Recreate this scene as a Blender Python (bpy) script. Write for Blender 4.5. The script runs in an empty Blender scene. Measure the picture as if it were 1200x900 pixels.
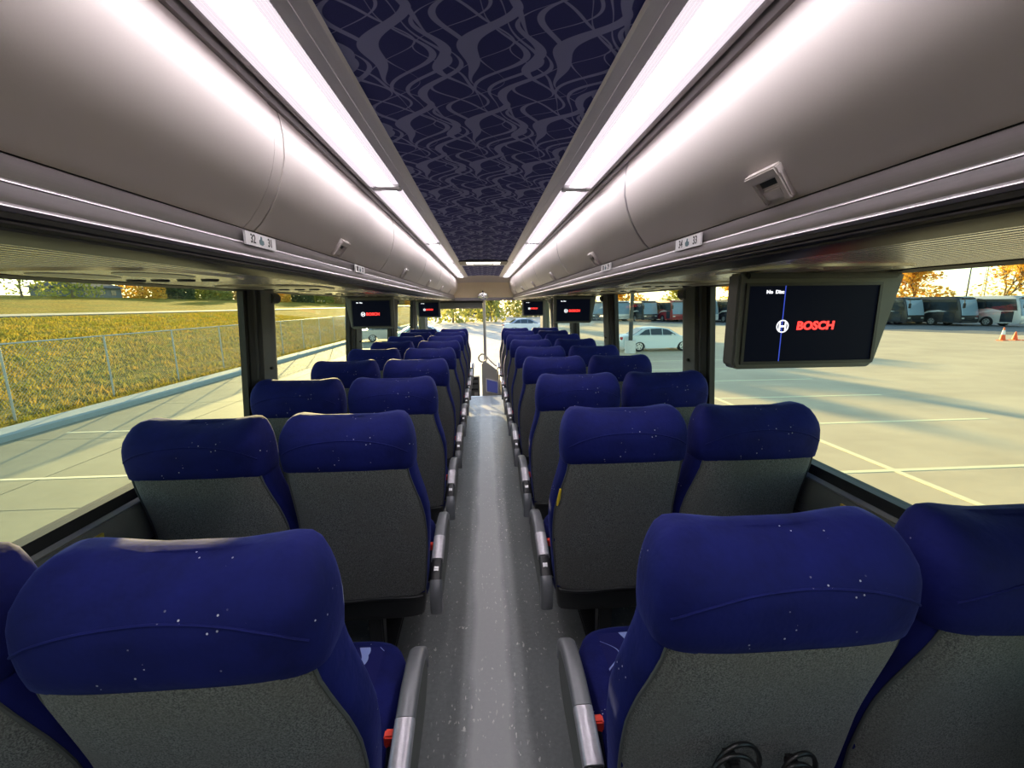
import bpy, bmesh, math, random
from mathutils import Vector, Matrix
PI = math.pi
S = bpy.context.scene
COL = S.collection

# ------------------------------------------------------------------ camera
F_PX, VX, VY, ROLL = 500.0, 567.0, 357.0, 0.0225
EYE = Vector((-0.005, 0.0, 1.51))
fw = Vector(((VX-600)/F_PX, (450-VY)/F_PX, 1.0)).normalized()
upv = Vector((-math.sin(ROLL), math.cos(ROLL), 0))
bxv = upv.cross(fw).normalized()
bzv = fw.cross(bxv)
cam = bpy.data.cameras.new('camera'); cam.sensor_width = 36.0; cam.lens = F_PX/1200*36.0
cam.clip_start = 0.02; cam.clip_end = 1000
co = bpy.data.objects.new('camera', cam); COL.objects.link(co); S.camera = co
right = Vector((bxv[0], fw[0], bzv[0])); up = Vector((bxv[1], fw[1], bzv[1])); fwd = Vector((bxv[2], fw[2], bzv[2]))
R = Matrix((right, up, -fwd)).transposed()
co.matrix_world = Matrix.Translation(EYE) @ R.to_4x4()

# ------------------------------------------------------------------ light
SUN_EL = math.radians(9.5)
SUN_AZ = math.radians(17)           # left of straight ahead
W = bpy.data.worlds.new('world'); S.world = W; W.use_nodes = True
wn = W.node_tree; bg = wn.nodes['Background']
sky = wn.nodes.new('ShaderNodeTexSky'); sky.sky_type = 'NISHITA'; sky.sun_disc = False
sky.sun_elevation = math.radians(24); sky.sun_rotation = -SUN_AZ
sky.air_density = 0.9; sky.dust_density = 0.3; sky.ozone_density = 1.0
wn.links.new(sky.outputs[0], bg.inputs[0]); bg.inputs[1].default_value = 0.225
sun = bpy.data.lights.new('sun', 'SUN'); sun.energy = 10.4; sun.color = (1.0, 0.74, 0.38); sun.angle = 0.01
so = bpy.data.objects.new('sun', sun); COL.objects.link(so)
tosun = Vector((-math.sin(SUN_AZ)*math.cos(SUN_EL), math.cos(SUN_AZ)*math.cos(SUN_EL), math.sin(SUN_EL)))
so.rotation_euler = tosun.to_track_quat('Z', 'Y').to_euler()
so.location = (0, 0, 30)
LED = 8.5
vs = S.view_settings
vs.view_transform = 'Standard'; vs.look = 'None'; vs.gamma = 1.0; vs.use_curve_mapping = False; vs.exposure = 1.07

# ------------------------------------------------------------------ materials
MATS = {}
def newmat(name):
    m = bpy.data.materials.new(name); m.use_nodes = True
    return m, m.node_tree, m.node_tree.nodes['Principled BSDF']
def nd(nt, t, **kw):
    n = nt.nodes.new(t)
    for k, v in kw.items(): setattr(n, k, v)
    return n
def mt(nt, op, a, b=None, c=None, clamp=False):
    n = nt.nodes.new('ShaderNodeMath'); n.operation = op; n.use_clamp = clamp
    for i, v in enumerate((a, b, c)):
        if v is None: continue
        if isinstance(v, (int, float)): n.inputs[i].default_value = v
        else: nt.links.new(v, n.inputs[i])
    return n.outputs[0]
def mixc(nt, fac, a, b):
    n = nt.nodes.new('ShaderNodeMix'); n.data_type = 'RGBA'
    for sock, v in ((n.inputs[0], fac), (n.inputs[6], a), (n.inputs[7], b)):
        if isinstance(v, (int, float)): sock.default_value = v
        elif isinstance(v, tuple): sock.default_value = (*v[:3], 1)
        else: nt.links.new(v, sock)
    return n.outputs[2]
def noise(nt, scale, detail=3, rough=.55, vec=None, stretch=None):
    tc = nt.nodes.new('ShaderNodeTexCoord'); v = vec or tc.outputs['Object']
    if stretch:
        mp = nt.nodes.new('ShaderNodeMapping'); mp.inputs['Scale'].default_value = stretch
        nt.links.new(v, mp.inputs[0]); v = mp.outputs[0]
    n = nt.nodes.new('ShaderNodeTexNoise'); n.inputs['Scale'].default_value = scale
    n.inputs['Detail'].default_value = detail; n.inputs['Roughness'].default_value = rough
    nt.links.new(v, n.inputs['Vector']); return n.outputs['Fac']
def ramp(nt, fac, p0, p1):
    n = nt.nodes.new('ShaderNodeMapRange'); n.inputs[1].default_value = p0; n.inputs[2].default_value = p1
    n.clamp = True; nt.links.new(fac, n.inputs[0]); return n.outputs[0]
def bump(nt, b, h, strength=.2, dist=.01):
    n = nt.nodes.new('ShaderNodeBump'); n.inputs['Strength'].default_value = strength; n.inputs['Distance'].default_value = dist
    nt.links.new(h, n.inputs['Height']); nt.links.new(n.outputs[0], b.inputs['Normal'])
def plain(name, c, rough=.5, metal=0.0, var=.12, scale=30, bmp=0.0, bscale=400, stretch=None, spec=.5):
    m, nt, b = newmat(name)
    f = noise(nt, scale, stretch=stretch)
    c2 = tuple(min(1, x*(1+var)) for x in c); c1 = tuple(x*(1-var) for x in c)
    nt.links.new(mixc(nt, f, c1, c2), b.inputs['Base Color'])
    b.inputs['Roughness'].default_value = rough; b.inputs['Metallic'].default_value = metal
    b.inputs['Specular IOR Level'].default_value = spec
    if bmp: bump(nt, b, noise(nt, bscale, 2), bmp, .002)
    MATS[name] = m; return m
def emit(name, c, s):
    m, nt, b = newmat(name)
    b.inputs['Base Color'].default_value = (*[min(x, .8) for x in c], 1); b.inputs['Emission Color'].default_value = (*c, 1)
    b.inputs['Emission Strength'].default_value = s; MATS[name] = m; return m

def velvet():
    m, nt, b = newmat('velvet')
    big = noise(nt, 9, 4, .6); fine = noise(nt, 700, 2)
    c = mixc(nt, ramp(nt, big, .3, .75), (.0042, .0066, .062), (.0085, .0128, .135))
    c = mixc(nt, mt(nt, 'MULTIPLY', fine, .35), c, (.010, .014, .14))
    tc = nt.nodes.new('ShaderNodeTexCoord')
    vo = nd(nt, 'ShaderNodeTexVoronoi'); vo.inputs['Scale'].default_value = 75
    nt.links.new(tc.outputs['Object'], vo.inputs['Vector'])
    clus = ramp(nt, noise(nt, 8, 1), .57, .66)
    speck = mt(nt, 'MULTIPLY', mt(nt, 'LESS_THAN', vo.outputs['Distance'], .12), clus)
    sel = nt.nodes.new('ShaderNodeSeparateColor'); nt.links.new(vo.outputs['Color'], sel.inputs[0])
    speck = mt(nt, 'MULTIPLY', speck, mt(nt, 'GREATER_THAN', sel.outputs[0], .5))
    c = mixc(nt, speck, c, (.6, .6, .68))
    nt.links.new(c, b.inputs['Base Color'])
    b.inputs['Roughness'].default_value = .8; b.inputs['Specular IOR Level'].default_value = .15
    b.inputs['Sheen Weight'].default_value = .14; b.inputs['Sheen Roughness'].default_value = .35
    b.inputs['Sheen Tint'].default_value = (.22, .30, .95, 1)
    bump(nt, b, big, .25, .02)
    MATS['velvet'] = m
velvet()

def ribbons(nt, sx, sy, sets):
    tc = nt.nodes.new('ShaderNodeTexCoord'); sp = nt.nodes.new('ShaderNodeSeparateXYZ')
    nt.links.new(tc.outputs['Object'], sp.inputs[0])
    x = mt(nt, 'MULTIPLY', sp.outputs[0], sx); y = mt(nt, 'MULTIPLY', sp.outputs[1], sy)
    total = None
    for (P, xo, A1, k1, p1, A2, k2, p2, w0, w1, pw) in sets:
        s1 = mt(nt, 'MULTIPLY', mt(nt, 'SINE', mt(nt, 'MULTIPLY_ADD', y, k1, p1)), A1)
        s2 = mt(nt, 'MULTIPLY', mt(nt, 'SINE', mt(nt, 'MULTIPLY_ADD', y, k2, p2)), A2)
        u = mt(nt, 'DIVIDE', mt(nt, 'ADD', mt(nt, 'ADD', x, xo), mt(nt, 'ADD', s1, s2)), P)
        fr = mt(nt, 'MULTIPLY', mt(nt, 'ABSOLUTE', mt(nt, 'SUBTRACT', mt(nt, 'FRACT', u), .5)), P)
        wdt = mt(nt, 'MULTIPLY_ADD', mt(nt, 'SINE', mt(nt, 'MULTIPLY_ADD', y, k1, pw)), w1, w0)
        msk = mt(nt, 'DIVIDE', mt(nt, 'SUBTRACT', wdt, fr), .0015, clamp=True)
        total = msk if total is None else mt(nt, 'MAXIMUM', total, msk)
    return total
K = 2*PI/.36
SETS = [(.19, .00, .045, K, 0.0, .012, 2*K, .6, .0070, .0055, 1.0),
        (.19, .03, .047, K, 0.25, .015, 2*K, 1.2, .0052, .0036, 2.5),
        (.19, .065, .050, K, 0.5, .015, 2*K, 2.0, .0050, .0036, 2.9),
        (.19, .09, .040, K, 2.9, .020, 2*K, 1.0, .0115, .0100, 4.2),
        (.19, .12, .080, K, 1.2, .010, 3*K, 0.0, .0036, .0014, 0.0),
        (.19, .145, .065, K, 3.6, .022, 2*K, 0.4, .0034, .0014, 1.0),
        (.19, .17, .030, K, 4.4, .030, 2*K, 3.0, .0070, .0056, 3.3),
        (.19, .11, .060, K, 5.2, .018, 2*K, 4.1, .0045, .0034, 5.0)]
def fabric_swirl(name, base, rib, sx=1, sy=1, rough=.9, sets=None):
    m, nt, b = newmat(name)
    msk = ribbons(nt, sx, sy, sets or SETS)
    f = noise(nt, 500, 2)
    bs = mixc(nt, f, tuple(v*.8 for v in base), tuple(v*1.2 for v in base))
    nt.links.new(mixc(nt, mt(nt, 'MULTIPLY', msk, .85), bs, rib), b.inputs['Base Color'])
    b.inputs['Roughness'].default_value = rough; b.inputs['Specular IOR Level'].default_value = .2
    MATS[name] = m
fabric_swirl('ceiling_fabric', (.046, .052, .185), (.33, .35, .56))
fabric_swirl('seat_swirl', (.010, .012, .10), (.30, .38, .75), 1.2, 1.1, .9, [SETS[1], SETS[4], SETS[6]])

def grey_fabric():
    m, nt, b = newmat('grey_fabric')
    f = noise(nt, 330, 3, .7); g = noise(nt, 12, 4)
    c = mixc(nt, ramp(nt, f, .38, .62), (.045, .048, .049), (.20, .204, .195))
    c = mixc(nt, ramp(nt, g, .4, .9), c, (.12, .117, .107))
    nt.links.new(c, b.inputs['Base Color']); b.inputs['Roughness'].default_value = .95
    b.inputs['Specular IOR Level'].default_value = .1; b.inputs['Sheen Weight'].default_value = .15
    bump(nt, b, f, .4, .003); MATS['grey_fabric'] = m
grey_fabric()
def floor_mat():
    m, nt, b = newmat('floor_vinyl')
    tc = nt.nodes.new('ShaderNodeTexCoord'); sp = nt.nodes.new('ShaderNodeSeparateXYZ')
    nt.links.new(tc.outputs['Object'], sp.inputs[0])
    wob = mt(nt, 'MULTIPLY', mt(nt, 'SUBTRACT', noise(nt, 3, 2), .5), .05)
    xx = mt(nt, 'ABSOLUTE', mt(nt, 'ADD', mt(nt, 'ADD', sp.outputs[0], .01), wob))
    centre_strip = mt(nt, 'SUBTRACT', 1.0, ramp(nt, xx, .062, .092))  # mask for a paler strip along the middle of the aisle
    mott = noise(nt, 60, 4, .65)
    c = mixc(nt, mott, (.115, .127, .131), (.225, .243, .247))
    c = mixc(nt, mt(nt, 'MULTIPLY', centre_strip, .6), c, (.40, .41, .415))
    fl = noise(nt, 40, 2, .5, stretch=(1.9, .8, 1)); dens = noise(nt, 5, 2)
    fleck = mt(nt, 'MULTIPLY', ramp(nt, fl, .645, .68), ramp(nt, dens, .40, .55))
    c = mixc(nt, mt(nt, 'MULTIPLY', fleck, .7), c, (.66, .65, .62))
    nt.links.new(c, b.inputs['Base Color'])
    nt.links.new(ramp(nt, noise(nt, 14, 4), -.6, 2.2), b.inputs['Roughness'])
    b.inputs['Specular IOR Level'].default_value = .6
    bump(nt, b, noise(nt, 120, 3), .12, .004); MATS['floor_vinyl'] = m
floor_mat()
def glass(name, tint, base_refl=.05, edge=.55):
    m, nt, b = newmat(name); nt.nodes.remove(b)
    out = nt.nodes['Material Output']
    tr = nt.nodes.new('ShaderNodeBsdfTransparent'); tr.inputs[0].default_value = (*tint, 1)
    gl = nt.nodes.new('ShaderNodeBsdfGlossy'); gl.inputs['Roughness'].default_value = .02
    lw = nt.nodes.new('ShaderNodeLayerWeight'); lw.inputs[0].default_value = .5
    fac = mt(nt, 'MULTIPLY_ADD', mt(nt, 'POWER', lw.outputs['Facing'], 5.0), edge, base_refl)
    mx = nt.nodes.new('ShaderNodeMixShader'); nt.links.new(fac, mx.inputs[0])
    nt.links.new(tr.outputs[0], mx.inputs[1]); nt.links.new(gl.outputs[0], mx.inputs[2])
    nt.links.new(mx.outputs[0], out.inputs[0]); MATS[name] = m
glass('tinted_glass', (.84, .87, .74), .02, .25)
glass('clear_glass', (.97, .98, .97), .015, .25)

plain('door_grey', (.62, .565, .54), .45, 0, .03, 6, .05, 300)
plain('trim_metal', (.74, .72, .73), .45, .2, .06, 20, stretch=(30, .3, 30))
plain('rail_dark', (.24, .22, .225), .36, .55, .08, 12, stretch=(30, .3, 30))
plain('rail_light', (.40, .37, .385), .3, .75, .06, 12, stretch=(30, .3, 30))
plain('rail_black', (.022, .021, .023), .42, .1, .1, 20)
plain('soffit', (.85, .80, .68), .27, .7, .06, 9, stretch=(20, .4, 20))
plain('soffit_dark', (.30, .285, .25), .35, .4, .1, 9)
plain('dark_plastic', (.028, .030, .031), .5, 0, .1, 40, .05)
plain('pillar_grey', (.13, .134, .122), .55, 0, .1, 30, .08)
plain('rubber', (.010, .010, .010), .6, 0, .1, 40)
plain('wall_carpet', (.022, .024, .026), .9, 0, .2, 200, .2)
plain('silver', (.55, .56, .57), .3, .8, .05, 40)
plain('arm_grey', (.22, .225, .24), .38, .35, .08, 60)
plain('arm_light', (.52, .50, .54), .35, .5, .22, 90)
plain('arm_dark', (.03, .03, .032), .4, 0, .1, 60)
plain('black_vinyl', (.012, .013, .015), .5, 0, .1, 60, .1)
plain('piping', (.075, .08, .08), .7, 0, .1, 60)
plain('beige', (.85, .70, .42), .5, 0, .05, 8)
plain('header_grey', (.65, .58, .50), .55, 0, .05, 8)
plain('dash_beige', (.42, .40, .34), .5, 0, .06, 12)
plain('white_plastic', (.72, .71, .70), .4, 0, .04, 20)
plain('label_white', (.70, .69, .70), .5, 0, .04, 60)
plain('label_yellow', (.62, .48, .06), .5, 0, .08, 60)
plain('ink', (.02, .02, .025), .6, 0, .1, 60)
plain('ink_teal', (.10, .17, .19), .6, 0, .1, 60)
plain('red_plastic', (.80, .045, .02), .45, 0, .05, 40)
plain('yellow_tag', (.75, .55, .03), .5, 0, .05, 40)
plain('cable_black', (.012, .012, .013), .35, 0, .1, 40)
plain('screen_black', (.004, .005, .008), .18, 0, .1, 10)
plain('chrome', (.8, .8, .78), .15, 1, .03, 10)
emit('osd_white', (.9, .92, 1), .6); emit('logo_red', (1.0, .035, .03), 1.1); emit('line_blue', (.03, .06, .45), .6)
emit('screen_glow', (.002, .003, .008), .3); MATS['screen_glow'].node_tree.nodes['Principled BSDF'].inputs['Specular IOR Level'].default_value = .05; emit('dash_screen', (.03, .035, .13), .5)
emit('led', (1.0, .93, .97), LED); emit('led_lens', (1.0, .88, .96), .42); MATS['led_lens'].node_tree.nodes['Principled BSDF'].inputs['Base Color'].default_value = (.25, .22, .24, 1); emit('hatch_lens', (1.0, .95, .82), 1.6)
# outside
def ground_mat(name, c1, c2, scale, rough=.8):
    m, nt, b = newmat(name)
    f = noise(nt, scale, 6, .6); g = noise(nt, .25, 3, stretch=(1, 4, 1)); h = noise(nt, 40, 2)
    c = mixc(nt, ramp(nt, f, .3, .7), c1, c2)
    c = mixc(nt, mt(nt, 'MULTIPLY', ramp(nt, g, .45, .7), .35), c, tuple(v*.72 for v in c1))
    c = mixc(nt, mt(nt, 'MULTIPLY', h, .2), c, tuple(v*1.15 for v in c2))
    nt.links.new(c, b.inputs['Base Color']); b.inputs['Roughness'].default_value = rough
    bump(nt, b, noise(nt, 6, 6), .15, .03); MATS[name] = m
ground_mat('lot_concrete', (.50, .40, .26), (.66, .54, .36), .5, .62)
ground_mat('slab_concrete', (.19, .205, .15), (.27, .285, .205), .8)
ground_mat('asphalt', (.12, .13, .14), (.18, .19, .20), 1.0)
ground_mat('road_grey', (.24, .235, .22), (.32, .31, .29), 1.0)
plain('kerb', (.36, .42, .42), .8, 0, .12, 3)
plain('line_paint', (.86, .80, .52), .7, 0, .1, 8)
plain('joint', (.16, .16, .14), .9, 0, .1, 8)
def grass_mat():
    m, nt, b = newmat('grass_ground')
    f = noise(nt, .35, 5, .6, stretch=(1, .35, 1)); g = noise(nt, 7, 5, .75, stretch=(1, .4, 1))
    c = mixc(nt, ramp(nt, f, .38, .62), (.34, .22, .03), (.13, .17, .028))
    c = mixc(nt, ramp(nt, g, .42, .68), c, (.52, .38, .06))
    c = mixc(nt, ramp(nt, mt(nt, 'SUBTRACT', 1.0, g), .5, .64), c, (.05, .06, .015))
    nt.links.new(c, b.inputs['Base Color']); b.inputs['Roughness'].default_value = 1.0; b.inputs['Specular IOR Level'].default_value = .05
    bump(nt, b, g, .8, .25); MATS['grass_ground'] = m
grass_mat()
def leafmat(name, c1, c2):
    m, nt, b = newmat(name)
    f = noise(nt, 1.2, 4)
    c = mixc(nt, ramp(nt, f, .35, .65), c1, c2)
    nt.links.new(c, b.inputs['Base Color']); b.inputs['Roughness'].default_value = .8
    t = nt.nodes.new('ShaderNodeBsdfTranslucent'); nt.links.new(c, t.inputs[0])
    mx = nt.nodes.new('ShaderNodeMixShader'); mx.inputs[0].default_value = .45
    nt.links.new(b.outputs[0], mx.inputs[1]); nt.links.new(t.outputs[0], mx.inputs[2])
    nt.links.new(mx.outputs[0], nt.nodes['Material Output'].inputs[0]); MATS[name] = m
leafmat('leaf_gold', (.70, .40, .05), (.85, .58, .10)); leafmat('leaf_tan', (.45, .34, .14), (.60, .46, .22))
leafmat('leaf_green', (.22, .26, .06), (.50, .45, .10)); leafmat('leaf_dark', (.07, .10, .05), (.15, .18, .08))
leafmat('grass_blade', (.42, .28, .04), (.20, .22, .035))
plain('bark', (.20, .15, .10), .9, 0, .25, 6)
plain('galvanised', (.42, .46, .45), .5, .3, .1, 8)
plain('car_white', (.72, .80, .80), .25, 0, .02, 3); plain('car_silver', (.45, .47, .48), .25, .5, .03, 3)
plain('car_dark', (.05, .055, .06), .25, 0, .05, 3); plain('car_red', (.35, .03, .03), .25, 0, .05, 3)
plain('car_glass', (.03, .045, .05), .08, 0, .1, 3); plain('tyre', (.02, .02, .02), .8, 0, .1, 20)
plain('hub', (.55, .57, .58), .35, .6, .06, 20); plain('tail_red', (.45, .01, .02), .25, 0, .05, 9)
plain('bus_white', (.72, .74, .74), .3, 0, .02, 2); plain('bus_black', (.02, .022, .026), .25, 0, .1, 2)
plain('bus_silver', (.50, .52, .53), .3, .4, .04, 2); plain('bus_red', (.30, .03, .03), .3, 0, .05, 2)
plain('bus_glass', (.025, .035, .045), .07, 0, .1, 2); plain('sky_reflection_glass', (.22, .32, .40), .06, 0, .1, 2)  # parked-bus windshields: pale blue sky reflection painted into the glass colour
plain('cone_orange', (.85, .13, .03), .5, 0, .04, 9); plain('cone_white', (.85, .84, .80), .5, 0, .04, 9)
plain('pole_dark', (.05, .055, .055), .5, .3, .1, 9); plain('concrete_base', (.70, .70, .66), .8, 0, .08, 9)
plain('roof_dark', (.10, .10, .11), .8, 0, .1, 3); plain('house_wall', (.16, .18, .19), .8, 0, .1, 3)
M = MATS

# ------------------------------------------------------------------ mesh helpers
class MB:
    def __init__(s): s.v = []; s.f = []
    def quadgrid(s, rows, close_u=False, cap0=False, cap1=False):
        n = len(rows[0]); base = len(s.v)
        for r in rows: s.v += [tuple(p) for p in r]
        m = len(rows)
        for i in range(m-1):
            for j in range(n if close_u else n-1):
                a = base+i*n+j; b = base+i*n+(j+1) % n
                s.f.append((a, b, b+n, a+n))
        if cap0: s.f.append(tuple(base+j for j in range(n))[::-1])
        if cap1: s.f.append(tuple(base+(m-1)*n+j for j in range(n)))
        return s
    def box(s, x0, x1, y0, y1, z0, z1):
        b = len(s.v)
        s.v += [(x0, y0, z0), (x1, y0, z0), (x1, y1, z0), (x0, y1, z0), (x0, y0, z1), (x1, y0, z1), (x1, y1, z1), (x0, y1, z1)]
        s.f += [tuple(b+i for i in q) for q in ((0, 3, 2, 1), (4, 5, 6, 7), (0, 1, 5, 4), (1, 2, 6, 5), (2, 3, 7, 6), (3, 0, 4, 7))]
        return s
    def prism(s, poly, axis, a0, a1):
        def pt(p, a):
            if axis == 'y': return (p[0], a, p[1])
            if axis == 'x': return (a, p[0], p[1])
            return (p[0], p[1], a)
        s.quadgrid([[pt(p, a0) for p in poly], [pt(p, a1) for p in poly]], True, True, True)
        return s
    def tube(s, pts, r, n=8, caps=True):
        pts = [Vector(p) for p in pts]
        rs = r if isinstance(r, (list, tuple)) else [r]*len(pts)
        rows = []; nrm = None
        for i, p in enumerate(pts):
            d = (pts[min(i+1, len(pts)-1)]-pts[max(i-1, 0)])
            if d.length < 1e-9: d = Vector((0, 0, 1))
            d.normalize()
            if nrm is None:
                nrm = d.orthogonal().normalized()
            else:
                nrm = (nrm-d*nrm.dot(d)); nrm = nrm.normalized() if nrm.length > 1e-6 else d.orthogonal().normalized()
            bn = d.cross(nrm)
            rows.append([p+(nrm*math.cos(2*PI*k/n)+bn*math.sin(2*PI*k/n))*rs[i] for k in range(n)])
        s.quadgrid(rows, True, caps, caps); return s
    def disc(s, c, r, axis, t, n=20, r2=None):
        a = Vector(axis).normalized(); s.tube([Vector(c)-a*t/2, Vector(c)+a*t/2], [r, r2 if r2 else r], n); return s
    def torus(s, c, R_, r, u, w, n=28, k=8):
        c, u, w = Vector(c), Vector(u).normalized(), Vector(w).normalized(); ax = u.cross(w)
        rows = []
        for i in range(n+1):
            a = 2*PI*i/n; d = u*math.cos(a)+w*math.sin(a)
            rows.append([c+d*(R_+r*math.cos(2*PI*j/k))+ax*r*math.sin(2*PI*j/k) for j in range(k)])
        s.quadgrid(rows, True); return s
    def build(s, name, mat, parent=None, smooth=False, bevel=0, seg=2):
        me = bpy.data.meshes.new(name); me.from_pydata(s.v, [], s.f)
        bm = bmesh.new(); bm.from_mesh(me); bmesh.ops.recalc_face_normals(bm, faces=bm.faces)
        if bevel:
            es = [e for e in bm.edges if len(e.link_faces) == 2 and e.calc_face_angle(0) > .6]
            bmesh.ops.bevel(bm, geom=es, offset=bevel, segments=seg, affect='EDGES', clamp_overlap=True)
        bm.to_mesh(me); bm.free()
        return obj(name, me, mat, parent, smooth or bevel > 0)
def obj(name, me, mat, parent=None, smooth=False):
    me.materials.append(M[mat])
    if smooth:
        me.shade_smooth()
        try: me.set_sharp_from_angle(angle=math.radians(50))
        except Exception: pass
    o = bpy.data.objects.new(name, me); COL.objects.link(o)
    if parent: o.parent = parent
    return o
def tag(o, label=None, cat=None, group=None, kind=None):
    if label: o['label'] = label
    if cat: o['category'] = cat
    if group: o['group'] = group
    if kind: o['kind'] = kind
    return o
def empty(name, loc=(0, 0, 0), rz=0):
    o = bpy.data.objects.new(name, None); COL.objects.link(o); o.location = loc; o.rotation_euler = (0, 0, rz)
    o.empty_display_size = .1; return o
def copy_tree(o, parent=None):
    c = o.copy(); COL.objects.link(c)
    if parent: c.parent = parent
    for ch in list(o.children): copy_tree(ch, c)
    return c
def struct(name, mb, mat, **kw): return tag(mb.build(name, mat, **kw), kind='structure')
def text(name, body, size, mat, parent, mtx, extrude=.0004, bold=.0, xs=1.0, shear=0):
    cu = bpy.data.curves.new(name, 'FONT'); cu.body = body; cu.size = size; cu.extrude = extrude; cu.offset = bold; cu.shear = shear
    cu.align_x = 'CENTER'; cu.align_y = 'CENTER'; cu.resolution_u = 3
    t = bpy.data.objects.new(name, cu); COL.objects.link(t)
    dg = bpy.context.evaluated_depsgraph_get()
    me = bpy.data.meshes.new_from_object(t.evaluated_get(dg)); bpy.data.objects.remove(t); bpy.data.curves.remove(cu)
    me.transform(mtx @ Matrix.Diagonal((xs, 1, 1, 1))); me.materials.clear()
    return obj(name, me, mat, parent)
def face_rear(x, y, z):      # text plane facing -Y (towards the camera)
    return Matrix.Translation((x, y, z)) @ Matrix.Rotation(PI/2, 4, 'X')
def superring(w, yr, yf, z, n=32, e=3.2, zf=None, w2=None, fl=1):
    out = []; yc = (yr+yf)/2; b = (yf-yr)/2
    for k in range(n):
        a = 2*PI*k/n; c, s_ = math.cos(a), math.sin(a)
        x = (w if w2 is None or c*fl < 0 else w2)*math.copysign(abs(c)**(2/e), c); y = yc+b*math.copysign(abs(s_)**(2/e), s_)
        out.append((x, y, z+(zf(x, y) if zf else 0)))
    return out

# ================================================================== the bus shell
YB, YF = -1.35, 8.45          # rear wall, windshield
GZ = -1.45                    # ground level outside
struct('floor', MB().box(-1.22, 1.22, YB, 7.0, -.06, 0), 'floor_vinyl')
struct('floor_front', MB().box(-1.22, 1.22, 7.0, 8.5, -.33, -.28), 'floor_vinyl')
struct('trim_1', MB().box(-.30, .30, 6.985, 7.02, -.28, .004), 'silver')
struct('wall_rear', MB().box(-1.26, 1.26, YB-.06, YB, -1.1, 2.2), 'wall_carpet')
def side(s, nm):
    X = lambda a: s*a
    mb = MB(); mb.box(min(X(1.215), X(1.275)), max(X(1.215), X(1.275)), YB, YF, -1.1, .895)
    struct('wall_'+nm, mb, 'wall_carpet')
    # sill: panel, silver trim and gasket
    struct('trim_sill_'+nm, MB().prism([(X(1.215), .70), (X(1.19), .735), (X(1.178), .862), (X(1.19), .878), (X(1.215), .878)], 'y', YB, 8.2), 'pillar_grey', smooth=True)
    struct('trim_strip_'+nm, MB().prism([(X(1.180), .864), (X(1.176), .872), (X(1.186), .882), (X(1.196), .880)], 'y', YB, 8.2), 'silver')
    struct('trim_gasket_'+nm, MB().prism([(X(1.19), .878), (X(1.197), .915), (X(1.245), .915), (X(1.245), .878)], 'y', YB, 8.2), 'rubber')
    # upper rail over the windows
    struct('trim_header_'+nm, MB().prism([(X(1.150), 1.592), (X(1.150), 1.66), (X(1.24), 1.66), (X(1.24), 1.60), (X(1.185), 1.585)], 'y', YB, YF), 'rubber')
side(-1, 'left'); side(1, 'right')
# pillars, windows
PIL = [(-1.30, -1.0), (.42, .72), (2.21, 2.44), (3.87, 4.11), (5.53, 5.77), (7.2, 7.5)]
wi = 0; ti = 1
def slant(s, z, off=0):       # window plane leans in towards the roof
    return s*(1.222-(z-.9)*.065+off)
for s in (-1, 1):
    for k, (a, b) in enumerate(PIL):
        dk = .38 if s < 0 else .45
        y0, y1 = a, b
        ti += 1
        p = tag(empty('trim_%d' % ti, (s*1.2, (a+b)/2, .9)), kind='structure')
        def P(yo, prof, name, mat, smooth=True):
            rows = []
            for z in (.905, 1.25, 1.595):
                rows.append([(slant(s, z, xo)-s*1.2, yy-(a+b)/2, z-.9) for (xo, yy) in prof])
            return MB().quadgrid(rows, True, True, True).build(name, mat, p, smooth)
        ym = y0+.38*(y1-y0)
        # dark window-frame half towards the rear, rounded curtain-grey half towards the front
        P(0, [(.03, y0), (-.02, y0), (-.028, y0+.02), (-.028, ym-.02), (-.02, ym), (.03, ym)], 'window_frame', 'rubber')
        P(0, [(.02, ym), (-.04, ym), (-.06, ym+.03), (-.066, (ym+y1)/2), (-.055, y1-.03), (-.03, y1), (.02, y1)], 'pillar_cover', 'pillar_grey')
        P(0, [(-.028, y0+.035), (-.034, y0+.04), (-.034, y0+.052), (-.028, y0+.057)], 'bead', 'dark_plastic')
        mbc = MB().tube([(slant(s, 1.56)-s*1.25, y1-.085-(a+b)/2, .655), (slant(s, 1.56)-s*1.25, y1-.012-(a+b)/2, .655)], .030, 14)
        mbc.build('shade_roller_end', 'dark_plastic', p, True)
        MB().disc((slant(s, 1.2)-s*1.263, ym+.03-(a+b)/2, .29), .008, (1, 0, 0), .012, 10).build('screw', 'rubber', p, True)
    edges = [YB]+[v for ab in PIL for v in ab]+[8.35]
    for k in range(0, len(edges), 2):
        y0, y1 = edges[k], edges[k+1]
        if y1-y0 < .1: continue
        wi += 1
        w = tag(empty('window_%d' % wi, (s*1.22, (y0+y1)/2, .9)), kind='structure')
        ym = (y0+y1)/2
        rows = [[(slant(s, z, xo)-s*1.22, yy-ym, z-.9) for (xo, yy) in ((0, y0), (.006, y0), (.006, y1), (0, y1))] for z in (.89, 1.62)]
        MB().quadgrid(rows, True, True, True).build('pane', 'tinted_glass', w)
        if y1-y0 > 1:
            for yy in (y0+.012, y1-.012):
                rw = [[(slant(s, z, xo)-s*1.22, yq-ym, z-.9) for (xo, yq) in ((-.012, yy-.012), (.004, yy-.012), (.004, yy+.012), (-.012, yy+.012))] for z in (.915, 1.595)]
                MB().quadgrid(rw, True, True, True).build('gasket', 'rubber', w)
# roof shell above everything
struct('roof', MB().box(-1.27, 1.27, YB-.06, 8.4, 2.12, 2.2), 'roof_dark')
for s, nm in ((-1, 'left'), (1, 'right')):
    struct('wall_upper_'+nm, MB().box(min(s*1.2, s*1.27), max(s*1.2, s*1.27), YB, 8.4, 1.62, 2.12), 'roof_dark')

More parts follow.
